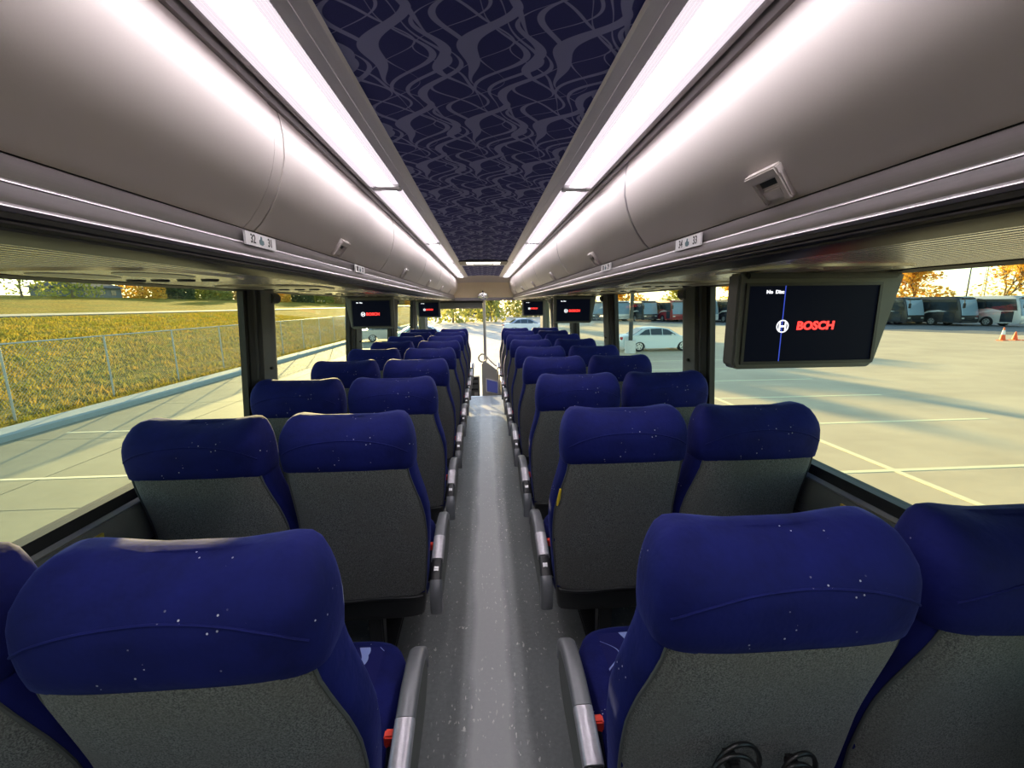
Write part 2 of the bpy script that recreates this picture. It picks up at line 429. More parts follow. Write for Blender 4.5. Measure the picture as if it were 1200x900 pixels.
# ceiling: fabric centre, aluminium edge trims
HC = 1.995
cl = MB(); rows = []
for y in (YB, 4.95):
    rows.append([(x, y, HC+.012*(1-(x/.285)**2)) for x in [-.285+.57*i/12 for i in range(13)]])
rows2 = rows+[]
ceil_ = MB().quadgrid(rows); ceil_.quadgrid([[(x, y, z+.02) for (x, y, z) in r] for r in rows])
struct('ceiling', ceil_, 'ceiling_fabric', smooth=True)
rows = [[(x, y, HC+.012*(1-(x/.285)**2)) for x in [-.285+.57*i/12 for i in range(13)]] for y in (5.45, 7.6)]
mb = MB().quadgrid(rows); mb.quadgrid([[(x, y, z+.02) for (x, y, z) in r] for r in rows])
struct('ceiling_front', mb, 'ceiling_fabric', smooth=True)
for s, nm in ((-1, 'left'), (1, 'right')):
    struct('trim_ceiling_'+nm, MB().prism([(s*.270, HC), (s*.275, HC-.006), (s*.300, HC-.013), (s*.304, HC-.010), (s*.328, HC-.016), (s*.333, HC-.010), (s*.333, HC+.02), (s*.27, HC+.02)], 'y', YB, 7.7), 'trim_metal')
# roof hatch
h = tag(empty('roof_hatch', (0, 5.2, HC)), 'pale backlit roof hatch set into the swirl-patterned ceiling', 'roof hatch')
MB().box(-.285, .285, -.25, -.17, -.012, .03).build('frame', 'dark_plastic', h, bevel=.006)
MB().box(-.285, .285, .17, .25, -.012, .03).build('frame', 'trim_metal', h, bevel=.006)
MB().box(-.285, -.20, -.17, .17, -.01, .03).build('frame', 'dark_plastic', h, bevel=.006)
MB().box(.20, .285, -.17, .17, -.01, .03).build('frame', 'dark_plastic', h, bevel=.006)
MB().box(-.20, .20, -.17, .17, .0, .03).build('lens', 'hatch_lens', h)
MB().tube([(-.12, 0, -.002), (-.11, 0, -.02), (.11, 0, -.02), (.12, 0, -.002)], .006, 8).build('handle', 'dark_plastic', h, True)

# ================================================================== overhead racks
DOORP = [(.484, 1.972), (.478, 1.945), (.474, 1.910), (.476, 1.865), (.486, 1.823), (.502, 1.782), (.524, 1.744), (.548, 1.712), (.567, 1.694)]
def door_shell(s, y0, y1, th=.012, off=0.0):
    o = [(s*(x+off), z) for x, z in DOORP]; inn = [(s*(x+th+off), z+.004) for x, z in DOORP]
    return MB().prism(o+inn[::-1], 'y', y0, y1)
def rack(s, nm, seams, strip):
    r = tag(empty('overhead_rack', (0, 0, 0)), 'overhead luggage rack with grey curved doors along the %s side' % nm, 'luggage rack')
    yE = 8.25
    # body behind the doors
    MB().prism([(s*.50, 1.97), (s*.50, 1.83), (s*.58, 1.70), (s*1.2, 1.70), (s*1.2, 2.1), (s*.36, 2.1), (s*.36, 2.03), (s*.47, 2.025)], 'y', YB, yE).build('bin_body', 'dark_plastic', r)
    e = [YB]+seams+[yE]
    for k in range(len(e)-1):
        y0 = e[k]+(strip/2 if k else 0); y1 = e[k+1]-(strip/2 if k < len(e)-2 else 0)
        d = door_shell(s, y0+.003, y1-.003).build('door', 'door_grey', r, True)
        # latch handle: raised frame with a recessed flap near the door's lower edge
        yh = (.82 if s > 0 else 1.70) + (k-(0 if s > 0 else 1))*1.3
        if y0+.1 < yh < y1-.1:
            fr = MB()
            cx, cz = .532, 1.712; 
            hx = lambda t: (s*(.498+.05*t), 1.775-.075*t)     # t 0 top .. 1 bottom on the curve
            (tx, tz), (bx_, bz_) = (s*.524, 1.744), (s*.560, 1.699)
            n = Vector((-s*.75, 0, -.62)).normalized()
            def bar(p0, p1, w_, t_, mat, name, par):
                p0, p1 = Vector(p0), Vector(p1); d_ = (p1-p0).normalized(); sd = d_.cross(n).normalized()*w_/2
                q = [p0-sd, p0+sd, p1+sd, p1-sd]
                return MB().quadgrid([[v-n*.01 for v in q], [v+n*t_ for v in q]], True, True, True).build(name, mat, par, bevel=.003)
            hw = .046
            hd = bar((tx, yh-hw, tz), (tx, yh+hw, tz), .020, .014, 'door_grey', 'handle', d)
            bar((tx, yh-hw+.008, tz), (bx_, yh-hw*.72, bz_), .016, .012, 'door_grey', 'handle_side', d)
            bar((tx, yh+hw-.008, tz), (bx_, yh+hw*.72, bz_), .016, .012, 'door_grey', 'handle_side', d)
            bar((s*.534, yh-.028, 1.730), (s*.534, yh+.028, 1.730), .020, .002, 'dark_plastic', 'handle_recess', d)
            bar((s*.548, yh-.026, 1.712), (s*.548, yh+.026, 1.712), .022, .007, 'door_grey', 'handle_flap', d)
    if strip > .02:
        for y in seams:
            door_shell(s, y-strip/2+.001, y+strip/2-.001, .012, .0015).build('filler_strip', 'door_grey', r, True)
    else:
        for y in seams:
            door_shell(s, y-strip/2, y+strip/2, .008, -.001).build('seam_strip', 'rail_light', r, True)
    # rail profile under the doors
    def pr(name, mat, poly): return MB().prism([(s*x, z) for x, z in poly], 'y', YB, yE-.02).build(name, mat, r, True)
    pr('rail', 'rail_dark', [(.567, 1.692), (.557, 1.688), (.556, 1.664), (.560, 1.656), (.60, 1.656), (.60, 1.692)])
    pr('rail_step', 'rail_dark', [(.560, 1.657), (.551, 1.654), (.547, 1.638), (.550, 1.630), (.60, 1.630), (.60, 1.657)])
    pr('rail_bead', 'rail_light', [(.551, 1.632), (.545, 1.630), (.543, 1.626), (.546, 1.621), (.56, 1.620), (.60, 1.62), (.60, 1.632)])
    pr('rail_bead', 'rail_light', [(.556, 1.660), (.551, 1.658), (.550, 1.655), (.553, 1.653), (.60, 1.653), (.60, 1.66)])
    pr('rail_lower', 'rail_black', [(.549, 1.621), (.550, 1.614), (.556, 1.612), (.556, 1.609), (.562, 1.606), (.566, 1.606), (.567, 1.602), (.580, 1.597), (.62, 1.593), (.62, 1.621)])
    # underside with ribs
    und = [(.615, 1.600)]
    x = .62
    while x < 1.14:
        und += [(x, 1.594), (x+.016, 1.594), (x+.019, 1.5965), (x+.023, 1.5965)]; x += .026
    und += [(1.155, 1.594), (1.155, 1.70), (.615, 1.70)]
    MB().prism([(s*a, z) for a, z in und], 'y', YB, yE).build('underside', 'soffit', r)
    # passenger service panels
    for k in range(9):
        yc = .42+.76*k+.76
        if yc > 7.9: break
        pl = []
        for i in range(36):
            a = 2*PI*i/36; c_, s_ = math.cos(a), math.sin(a)
            pl.append((s*(.88+.20*math.copysign(abs(c_)**.6, c_)), yc+.22*math.copysign(abs(s_)**.6, s_)))
        p = MB().prism(pl, 'z', 1.5885, 1.60).build('service_panel', 'soffit_dark' if k % 2 else 'soffit', r, bevel=.004)
        for dx in (-.09, .09):
            el = [(s*(.88+dx)+.065*math.cos(2*PI*i/24), yc-.07+.10*math.sin(2*PI*i/24)) for i in range(24)]
            MB().prism(el, 'z', 1.5865, 1.592).build('speaker_grille', 'soffit_dark', p, True)
        for dx in (-.10, -.035, .035, .10):
            MB().disc((s*.88+dx, yc+.12, 1.587), .020, (0, 0, 1), .008, 16, .024).build('air_nozzle', 'dark_plastic', p, True)
    MB().prism([(s*q, w) for q, w in ((.44, 2.01), (.49, 1.97), (.474, 1.9), (.50, 1.79), (.57, 1.69), (.556, 1.66), (.56, 1.60), (1.19, 1.595), (1.19, 2.1), (.44, 2.1))], 'y', yE, yE+.03).build('end_panel', 'door_grey', r)
    return r
rack(-1, 'left', [1.12, 2.40, 3.68, 4.96, 6.24, 7.4], .046)
rack(1, 'right', [1.50, 2.86, 4.2, 5.5, 6.8, 7.8], .010)
# LED light strips between ceiling trim and rack doors
SEG = [(-1.3, .22), (.28, 1.84), (1.91, 3.44), (3.51, 5.06), (5.13, 6.62), (6.69, 7.65)]
ordn = ['behind the nearest', 'nearest', 'second', 'third', 'fourth', 'farthest']
for s, nm in ((-1, 'left'), (1, 'right')):
    struct('trim_groove_'+nm, MB().prism([(s*.447, 1.984), (s*.452, 1.977), (s*.462, 1.976), (s*.468, 1.986), (s*.474, 1.965), (s*.488, 1.962), (s*.49, 2.02), (s*.447, 2.02)], 'y', YB, 7.7), 'rail_dark')
    for k, (a, b) in enumerate(SEG):
        L = tag(empty('light_strip', (s*.39, (a+b)/2, 1.985)), 'glowing LED ceiling light strip above the %s seats, %s segment' % (nm, ordn[k]), 'ceiling light', 'LED strips along the ceiling')
        h2 = (b-a)/2
        for q in (-1, 1):
            po = [(q*(.030+.026*i/8), -.003*(i % 2)-.004-.006*s*q*(.5+.5*i/8)) for i in range(9)]
            MB().prism(po+[(q*.056, .034), (q*.030, .034)], 'y', -h2, h2).build('ribbed_lens', 'led_lens', L)
        MB().box(-.030, .030, -h2, h2, .030, .034).build('channel', 'trim_metal', L)
        MB().prism([(-.029, .016), (-.022, .012), (.022, .012), (.029, .016), (.029, .029), (-.029, .029)], 'y', -h2+.01, h2-.01).build('led_bar', 'led', L)
        for e_ in (-h2-.03, h2):
            MB().box(-.058, .058, e_, e_+.03, -.010, .02).build('end_cap', 'trim_metal', L, bevel=.003)

# ================================================================== seats
HEAD = [(.958, .207, .018, .140), (.960, .216, .002, .147), (.968, .220, -.010, .150), (.995, .222, -.016, .152), (1.03, .223, -.020, .150), (1.055, .221, -.019, .147),
        (1.075, .217, -.012, .143), (1.092, .210, .003, .139), (1.108, .200, .022, .134), (1.120, .186, .043, .128), (1.128, .166, .062, .120), (1.132, .12, .078, .108)]
BACK = [(.345, .185, .145, .24, .185), (.36, .200, .128, .25, .205), (.40, .208, .116, .25, .221), (.47, .212, .103, .242, .231), (.55, .214, .088, .228, .238), (.63, .215, .074, .214, .247),
        (.70, .215, .062, .202, .252), (.77, .215, .050, .190, .252), (.83, .216, .034, .180, .243), (.88, .217, .020, .172, .231), (.93, .218, .006, .162, .221), (.975, .217, -.003, .152, .217)]
def lerp_tab(tab, z):
    for a, b in zip(tab, tab[1:]):
        if a[0] <= z <= b[0]:
            t = (z-a[0])/(b[0]-a[0]); return [a[i]+(b[i]-a[i])*t for i in range(len(a))]
    return list(tab[-1] if z > tab[-1][0] else tab[0])
def seat_proto(aisle_dir, fl):
    """seat facing +Y; ridge of the headrest at y=.05; aisle_dir = side of the armrest (0: none)"""
    root = empty('coach_seat')
    saddle = lambda x, y: .020*min(1.2, (abs(x)/.165)**2)
    rows = []
    for z, w, yr, yf in HEAD:
        k = max(0, min(1, (z-1.02)/.09))
        rows.append(superring(w, yr, yf, z, 44, 4.4, lambda x, y: saddle(x, y)*k))
    hd = MB().quadgrid(rows, True, True, True).build('headrest', 'velvet', root, True)
    # crease running across the rear of the headrest cover
    pts = []
    for i in range(25):
        t = -1+2*i/24; x = .205*t; zz = 1.066-.030*t*t*t*t+.010*math.cos(t*3)
        z_, w, yr, yf = lerp_tab(HEAD, zz); yc = (yr+yf)/2; b = (yf-yr)/2
        pts.append((x, yc-b*max(0, 1-abs(x/w)**4.4)**(1/4.4), zz+saddle(x, 0)*max(0, (zz-1.02)/.09)))
    MB().tube(pts, .0028, 6).build('seam', 'velvet', hd, True)
    rows = [superring(w, yr, yf, z, 88, 4.0, None, w2, fl) for z, w, yr, yf, w2 in BACK]
    MB().quadgrid(rows, True, True, True).build('backrest', 'velvet', root, True)
    # grey rear panel following the shell
    def rear(x, z, off):
        z_, w, yr, yf, w2 = lerp_tab(BACK, z); w = w2 if x*fl > 0 else w; yc = (yr+yf)/2; b = (yf-yr)/2
        return yc-b*max(0, 1-min(1, abs(x/w))**4.0)**(1/4.0)-off
    zs = [.405+.565*i/16 for i in range(17)]
    rows = []; edgeL = []; edgeR = []
    for z in zs:
        bt = lerp_tab(BACK, z); k_ = .975-.055*max(0, (z-.62)/.35)
        wl, wr_ = (bt[1], bt[4]) if fl > 0 else (bt[4], bt[1])
        wl *= k_; wr_ *= k_
        row = []
        for j in range(19):
            t = -1+2*j/18; x = t*(wr_ if t > 0 else wl)
            row.append((x, rear(x, z, .010 if 0 < j < 18 else .001), z))
        rows.append(row)
        edgeL.append((-wl, rear(-wl, z, .003), z)); edgeR.append((wr_, rear(wr_, z, .003), z))
    inner = [[(x, y+.02, z) for x, y, z in r] for r in rows]
    mb = MB().quadgrid(rows); mb.quadgrid(inner)
    bp = mb.build('back_panel', 'grey_fabric', root, True)
    MB().tube(edgeL, .0034, 6).build('piping', 'piping', bp, True); MB().tube(edgeR, .0034, 6).build('piping', 'piping', bp, True)
    # black lower panel with roll
    rows = [superring(w, yr, yf, z, 28, 4) for z, w, yr, yf in ((.285, .20, .145, .22), (.295, .208, .135, .225), (.34, .214, .122, .23), (.385, .216, .108, .23), (.40, .212, .112, .22))]
    lp = MB().quadgrid(rows, True, True, True).build('lower_panel', 'black_vinyl', root, True)
    MB().tube([(x*.212, .104+.012*abs(x)**6+.002*math.cos(5*x), .402+.003*math.sin(4*x)) for x in [-1+i/10 for i in range(21)]], .008, 8).build('roll', 'black_vinyl', lp, True)
    # cushion
    cz = [(.30, .195, .16, .60), (.315, .214, .15, .625), (.36, .224, .14, .645), (.42, .227, .14, .652), (.45, .221, .14, .645), (.466, .205, .15, .622), (.474, .17, .17, .58)]
    rows = [superring(w, yr, yf, z, 36, 4.2, lambda x, y: .012*max(0, (y-.3)/.3)) for z, w, yr, yf in cz]
    cu = MB().quadgrid(rows, True, True, True).build('cushion', 'velvet', root, True)
    rows = [[(x, y, .4790+.012*max(0, (y-.3)/.3)+.004*(1-(x/.15)**2)-.004*max(0, (y-.5)/.1)) for x in [-.15+.3*i/10 for i in range(11)]] for y in [.2+.39*j/12 for j in range(13)]]
    mb = MB().quadgrid(rows); mb.quadgrid([[(x, y, z-.012) for x, y, z in r] for r in rows])
    mb.build('cushion_insert', 'seat_swirl', cu, True)
    # pedestal
    MB().box(-.20, .20, .18, .56, .262, .302).build('seat_pan', 'arm_dark', root, bevel=.008)
    for yy in (.22, .50):
        MB().prism([(yy-.022, 0.0), (yy+.022, 0.0), (yy+.03, .27), (yy-.03, .27)], 'x', -.03, .03).build('leg', 'arm_dark', root, bevel=.006)
    MB().box(-.05, .05, .15, .58, .0, .018).build('foot', 'arm_dark', root, bevel=.006)
    a = aisle_dir
    if a:
        x0 = a*.262
        def arm(name, mat, path, w, th, par):
            rows = []
            P_ = [Vector((0, *p)) for p in path]
            for i, p in enumerate(P_):
                d = (P_[min(i+1, len(P_)-1)]-P_[max(i-1, 0)]).normalized(); n = Vector((0, -d.z, d.y))
                k = th[i] if isinstance(th, list) else th
                ring = []
                for q in range(16):
                    t = 2*PI*q/16; c_, s_ = math.cos(t), math.sin(t)
                    ring.append((x0+w*math.copysign(abs(c_)**.55, c_), *(p+n*k*math.copysign(abs(s_)**.55, s_)).yz))
                rows.append(ring)
            return MB().quadgrid(rows, True, True, True).build(name, mat, par, True)
        ar = arm('armrest', 'arm_grey', [(.548, .452), (.549, .478), (.536, .508), (.505, .530), (.45, .541), (.38, .540), (.31, .528)], .0235, [.008, .014, .018, .019, .019, .019, .018], root)
        arm('cover_plate', 'arm_light', [(.31, .528), (.26, .513), (.20, .492)], .024, .019, ar)
        arm('hinge', 'arm_dark', [(.20, .490), (.165, .472), (.135, .447)], .021, .017, ar)
        MB().disc((x0, .168, .470), .021, (1, 0, 0), .018, 18).build('pivot', 'silver', ar, True)
        arm('end_block', 'arm_grey', [(.137, .452), (.118, .425), (.112, .38), (.118, .335)], .024, [.018, .022, .024, .024], ar)
        poly = [(.545, .455), (.538, .42), (.50, .39), (.44, .375), (.20, .345), (.12, .33), (.125, .40), (.20, .46), (.31, .505), (.45, .520), (.52, .505)]
        MB().prism(poly, 'x', x0+a*.010, x0+a*.019)\
            .build('side_panel', 'pillar_grey', ar, bevel=.003)
        # belt buckle and stalk between cushion and backrest
        MB().tube([(a*.225, .20, .40), (a*.228, .26, .45), (a*.228, .292, .49)], .009, 8).build('belt_stalk', 'cable_black', root, True)
        MB().box(a*.228-.013, a*.228+.013, .282, .306, .485, .517).build('belt_buckle', 'red_plastic', root, bevel=.004)
    return root
ROWY = [.565]+[1.372+.757*k for k in range(8)]
SX = {'aisle': .478, 'window': .953}
rowname = ['nearest row', 'second row from camera', 'third row from camera', 'fourth row from camera', 'fifth row from camera', 'sixth row from camera', 'seventh row from camera', 'eighth row from camera', 'farthest row by the windshield']
for s, nm in ((-1, 'left'), (1, 'right')):
    pa = seat_proto(-s, -s); pw = seat_proto(0, -s)
    for pos, proto in (('aisle', pa), ('window', pw)):
        for k, y in enumerate(ROWY):
            o = proto if k == 0 else copy_tree(proto)
            rr = random.Random(100+k*7+int(SX[pos]*100)+s)
            o.location = (s*SX[pos], y+rr.uniform(-.012, .012)*(k > 0), 0)
            tag(o, 'blue velvet and grey coach seat, %s side by the %s, %s' % (nm, pos, rowname[k]), 'bus seat', 'coach seats in rows of two')

# ================================================================== monitors
def monitor(s, xi, xo_t, xo_b, y, z0, z1, label, line=False, dz=0):
    m = tag(empty('monitor', (0, y, 0)), label, 'monitor', 'ceiling monitors')
    X = lambda v: s*v
    r = .018
    poly = [(X(xi), z1), (X(xi), z0+r), (X(xi+r*.3), z0+r*.3), (X(xi+r), z0), (X(xo_b-r), z0), (X(xo_b-r*.2), z0+r*.4), (X(xo_b+.004), z0+r*1.2), (X(xo_t), z1)]
    hs = MB().prism(poly, 'y', 0, .055).build('housing', 'pillar_grey', m, bevel=.006)
    MB().box(min(X(xi+.02), X(xo_t-.03)), max(X(xi+.02), X(xo_t-.03)), -.012, .05, z1-.016, z1).build('hinge_bar', 'dark_plastic', hs, bevel=.004)
    a, b = xi+.028, xo_b-.018
    zb, zt = z0+.022, z1-.035
    fr = MB()
    fr.box(min(X(a-.008), X(b+.008)), max(X(a-.008), X(b+.008)), -.006, .01, zb-.008, zb)
    fr.box(min(X(a-.008), X(b+.008)), max(X(a-.008), X(b+.008)), -.006, .01, zt, zt+.008)
    fr.box(min(X(a-.008), X(a)), max(X(a-.008), X(a)), -.006, .01, zb, zt); fr.box(min(X(b), X(b+.008)), max(X(b), X(b+.008)), -.006, .01, zb, zt)
    fr.build('bezel', 'dark_plastic', hs)
    sc = MB().box(min(X(a), X(b)), max(X(a), X(b)), -.002, .01, zb, zt).build('screen', 'screen_glow', m)
    L, Rr = min(X(a), X(b)), max(X(a), X(b)); w = Rr-L; h = zt-zb; yo = -.004
    cx, cz = L+w*.30, zb+h*.47
    # round emblem: ring with the armature bars inside
    e = MB().torus((cx-w*.02, yo, cz), h*.078, h*.008, (1, 0, 0), (0, 0, 1), 28, 6)
    R_ = h*.078; ex = cx-w*.02
    e.box(ex-R_*.62, ex-R_*.40, yo-.001, yo+.001, cz-R_*.72, cz+R_*.72); e.box(ex+R_*.40, ex+R_*.62, yo-.001, yo+.001, cz-R_*.72, cz+R_*.72)
    e.box(ex-R_*.5, ex+R_*.5, yo-.001, yo+.001, cz-R_*.16, cz+R_*.16)
    e.build('emblem', 'osd_white', sc)
    text('lettering', 'BOSCH', h*.150, 'logo_red', sc, face_rear(cx+w*.235, yo, cz), .0005, h*.006, 1.08, .07)
    text('status_text', 'No  Disc', h*.06, 'osd_white', sc, face_rear(L+w*.20, yo, zb+h*.92), .0004, h*.003, 1.1)
    if line: MB().box(ex-R_*.05-.0011, ex-R_*.05+.0011, yo+.0008, yo+.0015, zb, zt).build('line', 'line_blue', sc)
    return m
monitor(1, .690, 1.172, 1.112, 1.15, 1.322, 1.587, 'large black monitor hanging by the nearest right window, red lettering and white emblem', True)
monitor(1, .69, 1.12, 1.07, 4.28, 1.318, 1.587, 'middle monitor on the right, hanging above the fifth row seats')
monitor(1, .62, 1.02, .975, 7.05, 1.318, 1.587, 'farthest small monitor on the right in front of the windshield')
monitor(-1, .755, 1.150, 1.11, 3.66, 1.322, 1.587, 'nearer monitor on the left, between the second and third pillar')
monitor(-1, .70, 1.09, 1.05, 6.95, 1.318, 1.587, 'farther small monitor on the left beside the windshield')

# ================================================================== small signs and labels
def seat_sign(s, y, a, b, label):
    g = tag(empty('seat_number_sign', (s*.5475, y, 1.668)), label, 'sign', 'seat number signs on the rack rails')
    hw = .072
    MB().box(-.0025, .0025, -hw, hw, -.015, .015).build('plate', 'label_white', g)
    # plate faces the aisle: -s in X.  text x axis runs along +Y on the left side, -Y on the right side
    rot = Matrix.Rotation(-s*PI/2, 4, 'Z') @ Matrix.Rotation(PI/2, 4, 'X')
    def T(off): return Matrix.Translation((-s*.0028, -s*off, 0)) @ rot
    text('number', a, .028, 'ink', g, T(-.040), .0003, .0004, .85); text('number', b, .028, 'ink', g, T(.042), .0003, .0004, .85)
    p = MB(); 
    ic = [(-.010, -.006), (-.002, -.010), (.010, -.008), (.012, .001), (.006, .004), (.003, .011), (-.002, .010), (-.002, .003), (-.010, .001)]
    p.prism([(-s*-q[0]*1.0, q[1]) for q in ic], 'x', -s*.0026, -s*.0033)
    p.build('hand_icon', 'ink_teal', g)
seat_sign(-1, 1.13, '32', '31', 'white seat number sign 32 31 on the left rack rail')
seat_sign(1, 1.165, '34', '33', 'white seat number sign 34 33 on the right rack rail')
seat_sign(-1, 1.98, '28', '27', 'small white seat number sign farther along the left rack rail')
seat_sign(1, 1.95, '30', '29', 'small white seat number sign farther along the right rack rail')
def warning_label(s, y0, y1, label):
    g = tag(empty('warning_label', (s*1.18, (y0+y1)/2, .815)), label, 'label', 'yellow sill labels')
    n = (y1-y0)/2
    tilt = .10
    def slab(a, b, z0, z1, t, name, mat, par):
        return MB().prism([(-s*t+s*.105*-z0*0+s*(-z0)*tilt-s*.0, z0), (-s*t+s*(-z1)*tilt, z1), (s*.006+s*(-z1)*tilt, z1), (s*.006+s*(-z0)*tilt, z0)], 'y', a, b).build(name, mat, par)
    slab(-n, n, -.026, .026, .005, 'backing', 'label_yellow', g)
    slab(-n+.008, -.012, -.019, .012, .0058, 'print_field', 'label_white', g); slab(.0, n-.008, -.019, .012, .0058, 'print_field', 'label_white', g)
    rd = random.Random(3)
    for j in range(3):
        y = -n+.012
        while y < n-.02:
            w = rd.uniform(.006, .018)
            slab(y, y+w, -.014+.009*j, -.010+.009*j, .0063, 'print', 'ink', g); y += w+.005
warning_label(-1, 1.00, 1.27, 'yellow and white instruction label on the left window sill')
warning_label(1, 1.06, 1.26, 'yellow and white instruction label on the right window sill')
# small yellow pull tag on the second right aisle seat
tag(MB().tube([(.253, 1.414, .86), (.249, 1.421, .82), (.245, 1.43, .79)], [.004, .006, .003], 8).build('pull_tag', 'yellow_tag', None, True), 'tiny yellow pull tag on the edge of the second right aisle seat', 'tag')
# cable loops hanging behind the right-hand seats of the nearest row
def cable(cx, cz, y, r, label, seed):
    rd = random.Random(seed); pts = []
    for i in range(90):
        a = 2*PI*i/30; k = r*(1+.10*math.sin(i*.21+seed)-.003*i)
        pts.append((cx+k*.85*math.cos(a)+.01*math.sin(i*.13), y-.012-.004*math.sin(i*.1)-.0006*i, cz+k*math.sin(a)))
    o = MB().tube(pts, .0042, 8).build('cable_coil', 'cable_black', None, True)
    tag(o, label, 'cable')
    MB().box(cx-r*.25, cx+r*.15, y-.035, y-.005, cz+r*.35, cz+r*.75).build('plug', 'cable_black', o, bevel=.005)
    return o
cable(.405, .70, .60, .060, 'coiled black cable hanging behind the nearest right aisle seat', 1)
cable(.52, .685, .60, .050, 'smaller black cable loop hanging right of the larger coil', 2)

# ================================================================== front of the bus
# header panel between the racks
hp = MB(); rows = []
for z, y in ((1.995, 7.62), (1.99, 7.75), (1.96, 7.95), (1.90, 8.10), (1.80, 8.20), (1.70, 8.235), (1.62, 8.24)):
    rows.append([(x, y, z+.05*max(0, (z-1.85)/.15)*(1-(x/.58)**2)) for x in [-.60+1.2*i/16 for i in range(17)]])
hp.quadgrid(rows[:4]); struct('wall_front_cove', hp, 'header_grey', smooth=True)
hp = MB(); hp.quadgrid(rows[3:]); hp.quadgrid([[(x, y+.02, z) for x, y, z in r] for r in rows[3:]]); struct('wall_front', hp, 'beige', smooth=True)
struct('trim_header_bar', MB().box(-1.2, 1.2, 8.20, 8.30, 1.585, 1.64), 'rail_dark', bevel=.01)
struct('trim_front_bulkhead', MB().box(-1.24, 1.24, 8.31, 8.42, 1.60, 2.2), 'beige')
mir = tag(empty('interior_mirror', (-.02, 8.17, 1.665)), 'round chrome mirror at the middle of the front header', 'mirror')
rows = [superring(.10*math.sin(PI*i/10) if 0 < i < 10 else .012, -.02, .02, -.075*math.cos(PI*i/10), 24, 2) for i in range(11)]
MB().quadgrid(rows, True, True, True).build('housing', 'chrome', mir, True)
MB().tube([(0, .01, .05), (0, .05, .10), (0, .08, .10)], .012, 8).build('arm', 'dark_plastic', mir, True)
vis = tag(empty('sun_visor', (-.53, 8.36, 1.505)), 'dark roll-down sun visor over the left half of the windshield', 'sun visor')
MB().box(-.50, .50, -.01, .008, -.055, .055).build('blind', 'pillar_grey', vis, bevel=.004); MB().tube([(-.51, 0, .06), (.51, 0, .06)], .022, 12).build('roller', 'dark_plastic', vis, True)
MB().tube([(-.51, 0, -.058), (.51, 0, -.058)], .010, 8).build('hem_bar', 'rail_dark', vis, True)
for k, (a, b) in enumerate(((-1.16, -.025), (.025, 1.16))):
    w = tag(empty('window_%d' % (20+k), ((a+b)/2, 8.44, -.2)), kind='structure')
    MB().box(a-(a+b)/2, b-(a+b)/2, 0, .008, -.1, 1.81).build('pane', 'clear_glass', w)
    MB().box(a-(a+b)/2, b-(a+b)/2, -.02, .02, -.14, -.09).build('gasket', 'rubber', w)
struct('trim_centre_post', MB().tube([(0, 8.42, -.3), (0, 8.42, 1.62)], .028, 10), 'rail_light', smooth=True)
for s, nm in ((-1, 'left'), (1, 'right')):
    struct('trim_corner_post_'+nm, MB().prism([(s*1.10, 8.46), (s*1.13, 8.32), (s*1.25, 8.30), (s*1.28, 8.46)], 'z', -1.1, 1.64), 'pillar_grey')
struct('wall_front_lower', MB().box(-1.26, 1.26, 8.40, 8.50, -1.1, -.30), 'pillar_grey')
# dashboard / stairwell panels
db = tag(empty('dashboard', (-.66, 8.15, -.28)), 'driver dashboard console at the foot of the windshield', 'dashboard')
MB().prism([(-.10, 0), (-.06, .45), (.06, .60), (.22, .62), (.22, 0)], 'x', -.50, .32).build('body', 'dark_plastic', db, bevel=.02)
MB().prism([(-.075, .44), (.04, .60), (.05, .58), (-.06, .42)], 'x', -.4, .3).build('instrument_panel', 'pillar_grey', db)
sw = tag(empty('steering_wheel', (-.62, 7.92, .34)), 'black steering wheel in front of the dashboard', 'steering wheel')
u_, w_ = Vector((1, 0, 0)), Vector((0, .6, .8))
MB().torus((0, 0, 0), .21, .016, u_, w_, 32, 8).build('rim', 'cable_black', sw, True)
mbs = MB()
for a in (.2, PI-.2, -PI/2): mbs.tube([(0, .02, -.015), tuple((u_*math.cos(a)+w_*math.sin(a))*.205)], .011, 6)
mbs.build('spoke', 'cable_black', sw, True); MB().disc((0, .01, -.01), .05, (0, -.8, .6), .04, 18).build('hub', 'cable_black', sw, True)
MB().tube([(0, .02, -.02), (0, .14, -.22)], .025, 10).build('column', 'cable_black', sw, True)
ct = tag(empty('equipment_box', (-.20, 8.02, -.28)), 'narrow grey equipment box with dark slots at the aisle end', 'box')
MB().box(-.11, .08, -.08, .10, 0, .46).build('body', 'pillar_grey', ct, bevel=.01)
for z in (.20, .31, .40): MB().box(-.09, .05, -.088, -.075, z, z+.035).build('slot', 'rubber', ct)
MB().box(-.02, .05, -.086, -.07, .05, .16).build('cover', 'dash_beige', ct)
sp_ = tag(empty('stairwell_panel', (.18, 8.02, -.28)), 'beige stairwell panel with dark screen and ring-topped handrail', 'panel')
MB().prism([(-.25, 0), (-.25, .70), (-.18, .74), (.02, .58), (.30, .42), (.30, 0)], 'y', -.02, .03).build('board', 'dash_beige', sp_, bevel=.01)
MB().prism([(-.18, .15), (-.18, .42), (.06, .36), (.06, .10)], 'y', -.032, -.018).build('frame', 'white_plastic', sp_, bevel=.004)
MB().prism([(-.16, .17), (-.16, .395), (.04, .34), (.04, .12)], 'y', -.040, -.030).build('screen', 'dash_screen', sp_)
MB().torus((-.23, 0, .80), .075, .014, (1, 0, 0), (0, 0, 1), 28, 8).build('ring', 'dash_beige', sp_, True)
MB().tube([(-.17, 0, .84), (-.10, 0, .76), (0, 0, .66), (.12, -.03, .60), (.24, -.05, .56), (.30, -.05, .40)], .014, 8).build('handrail', 'white_plastic', sp_, True)

# ================================================================== outside: ground
struct('ground', MB().box(-10.95, 260, -40, 300, GZ-.3, GZ), 'lot_concrete')
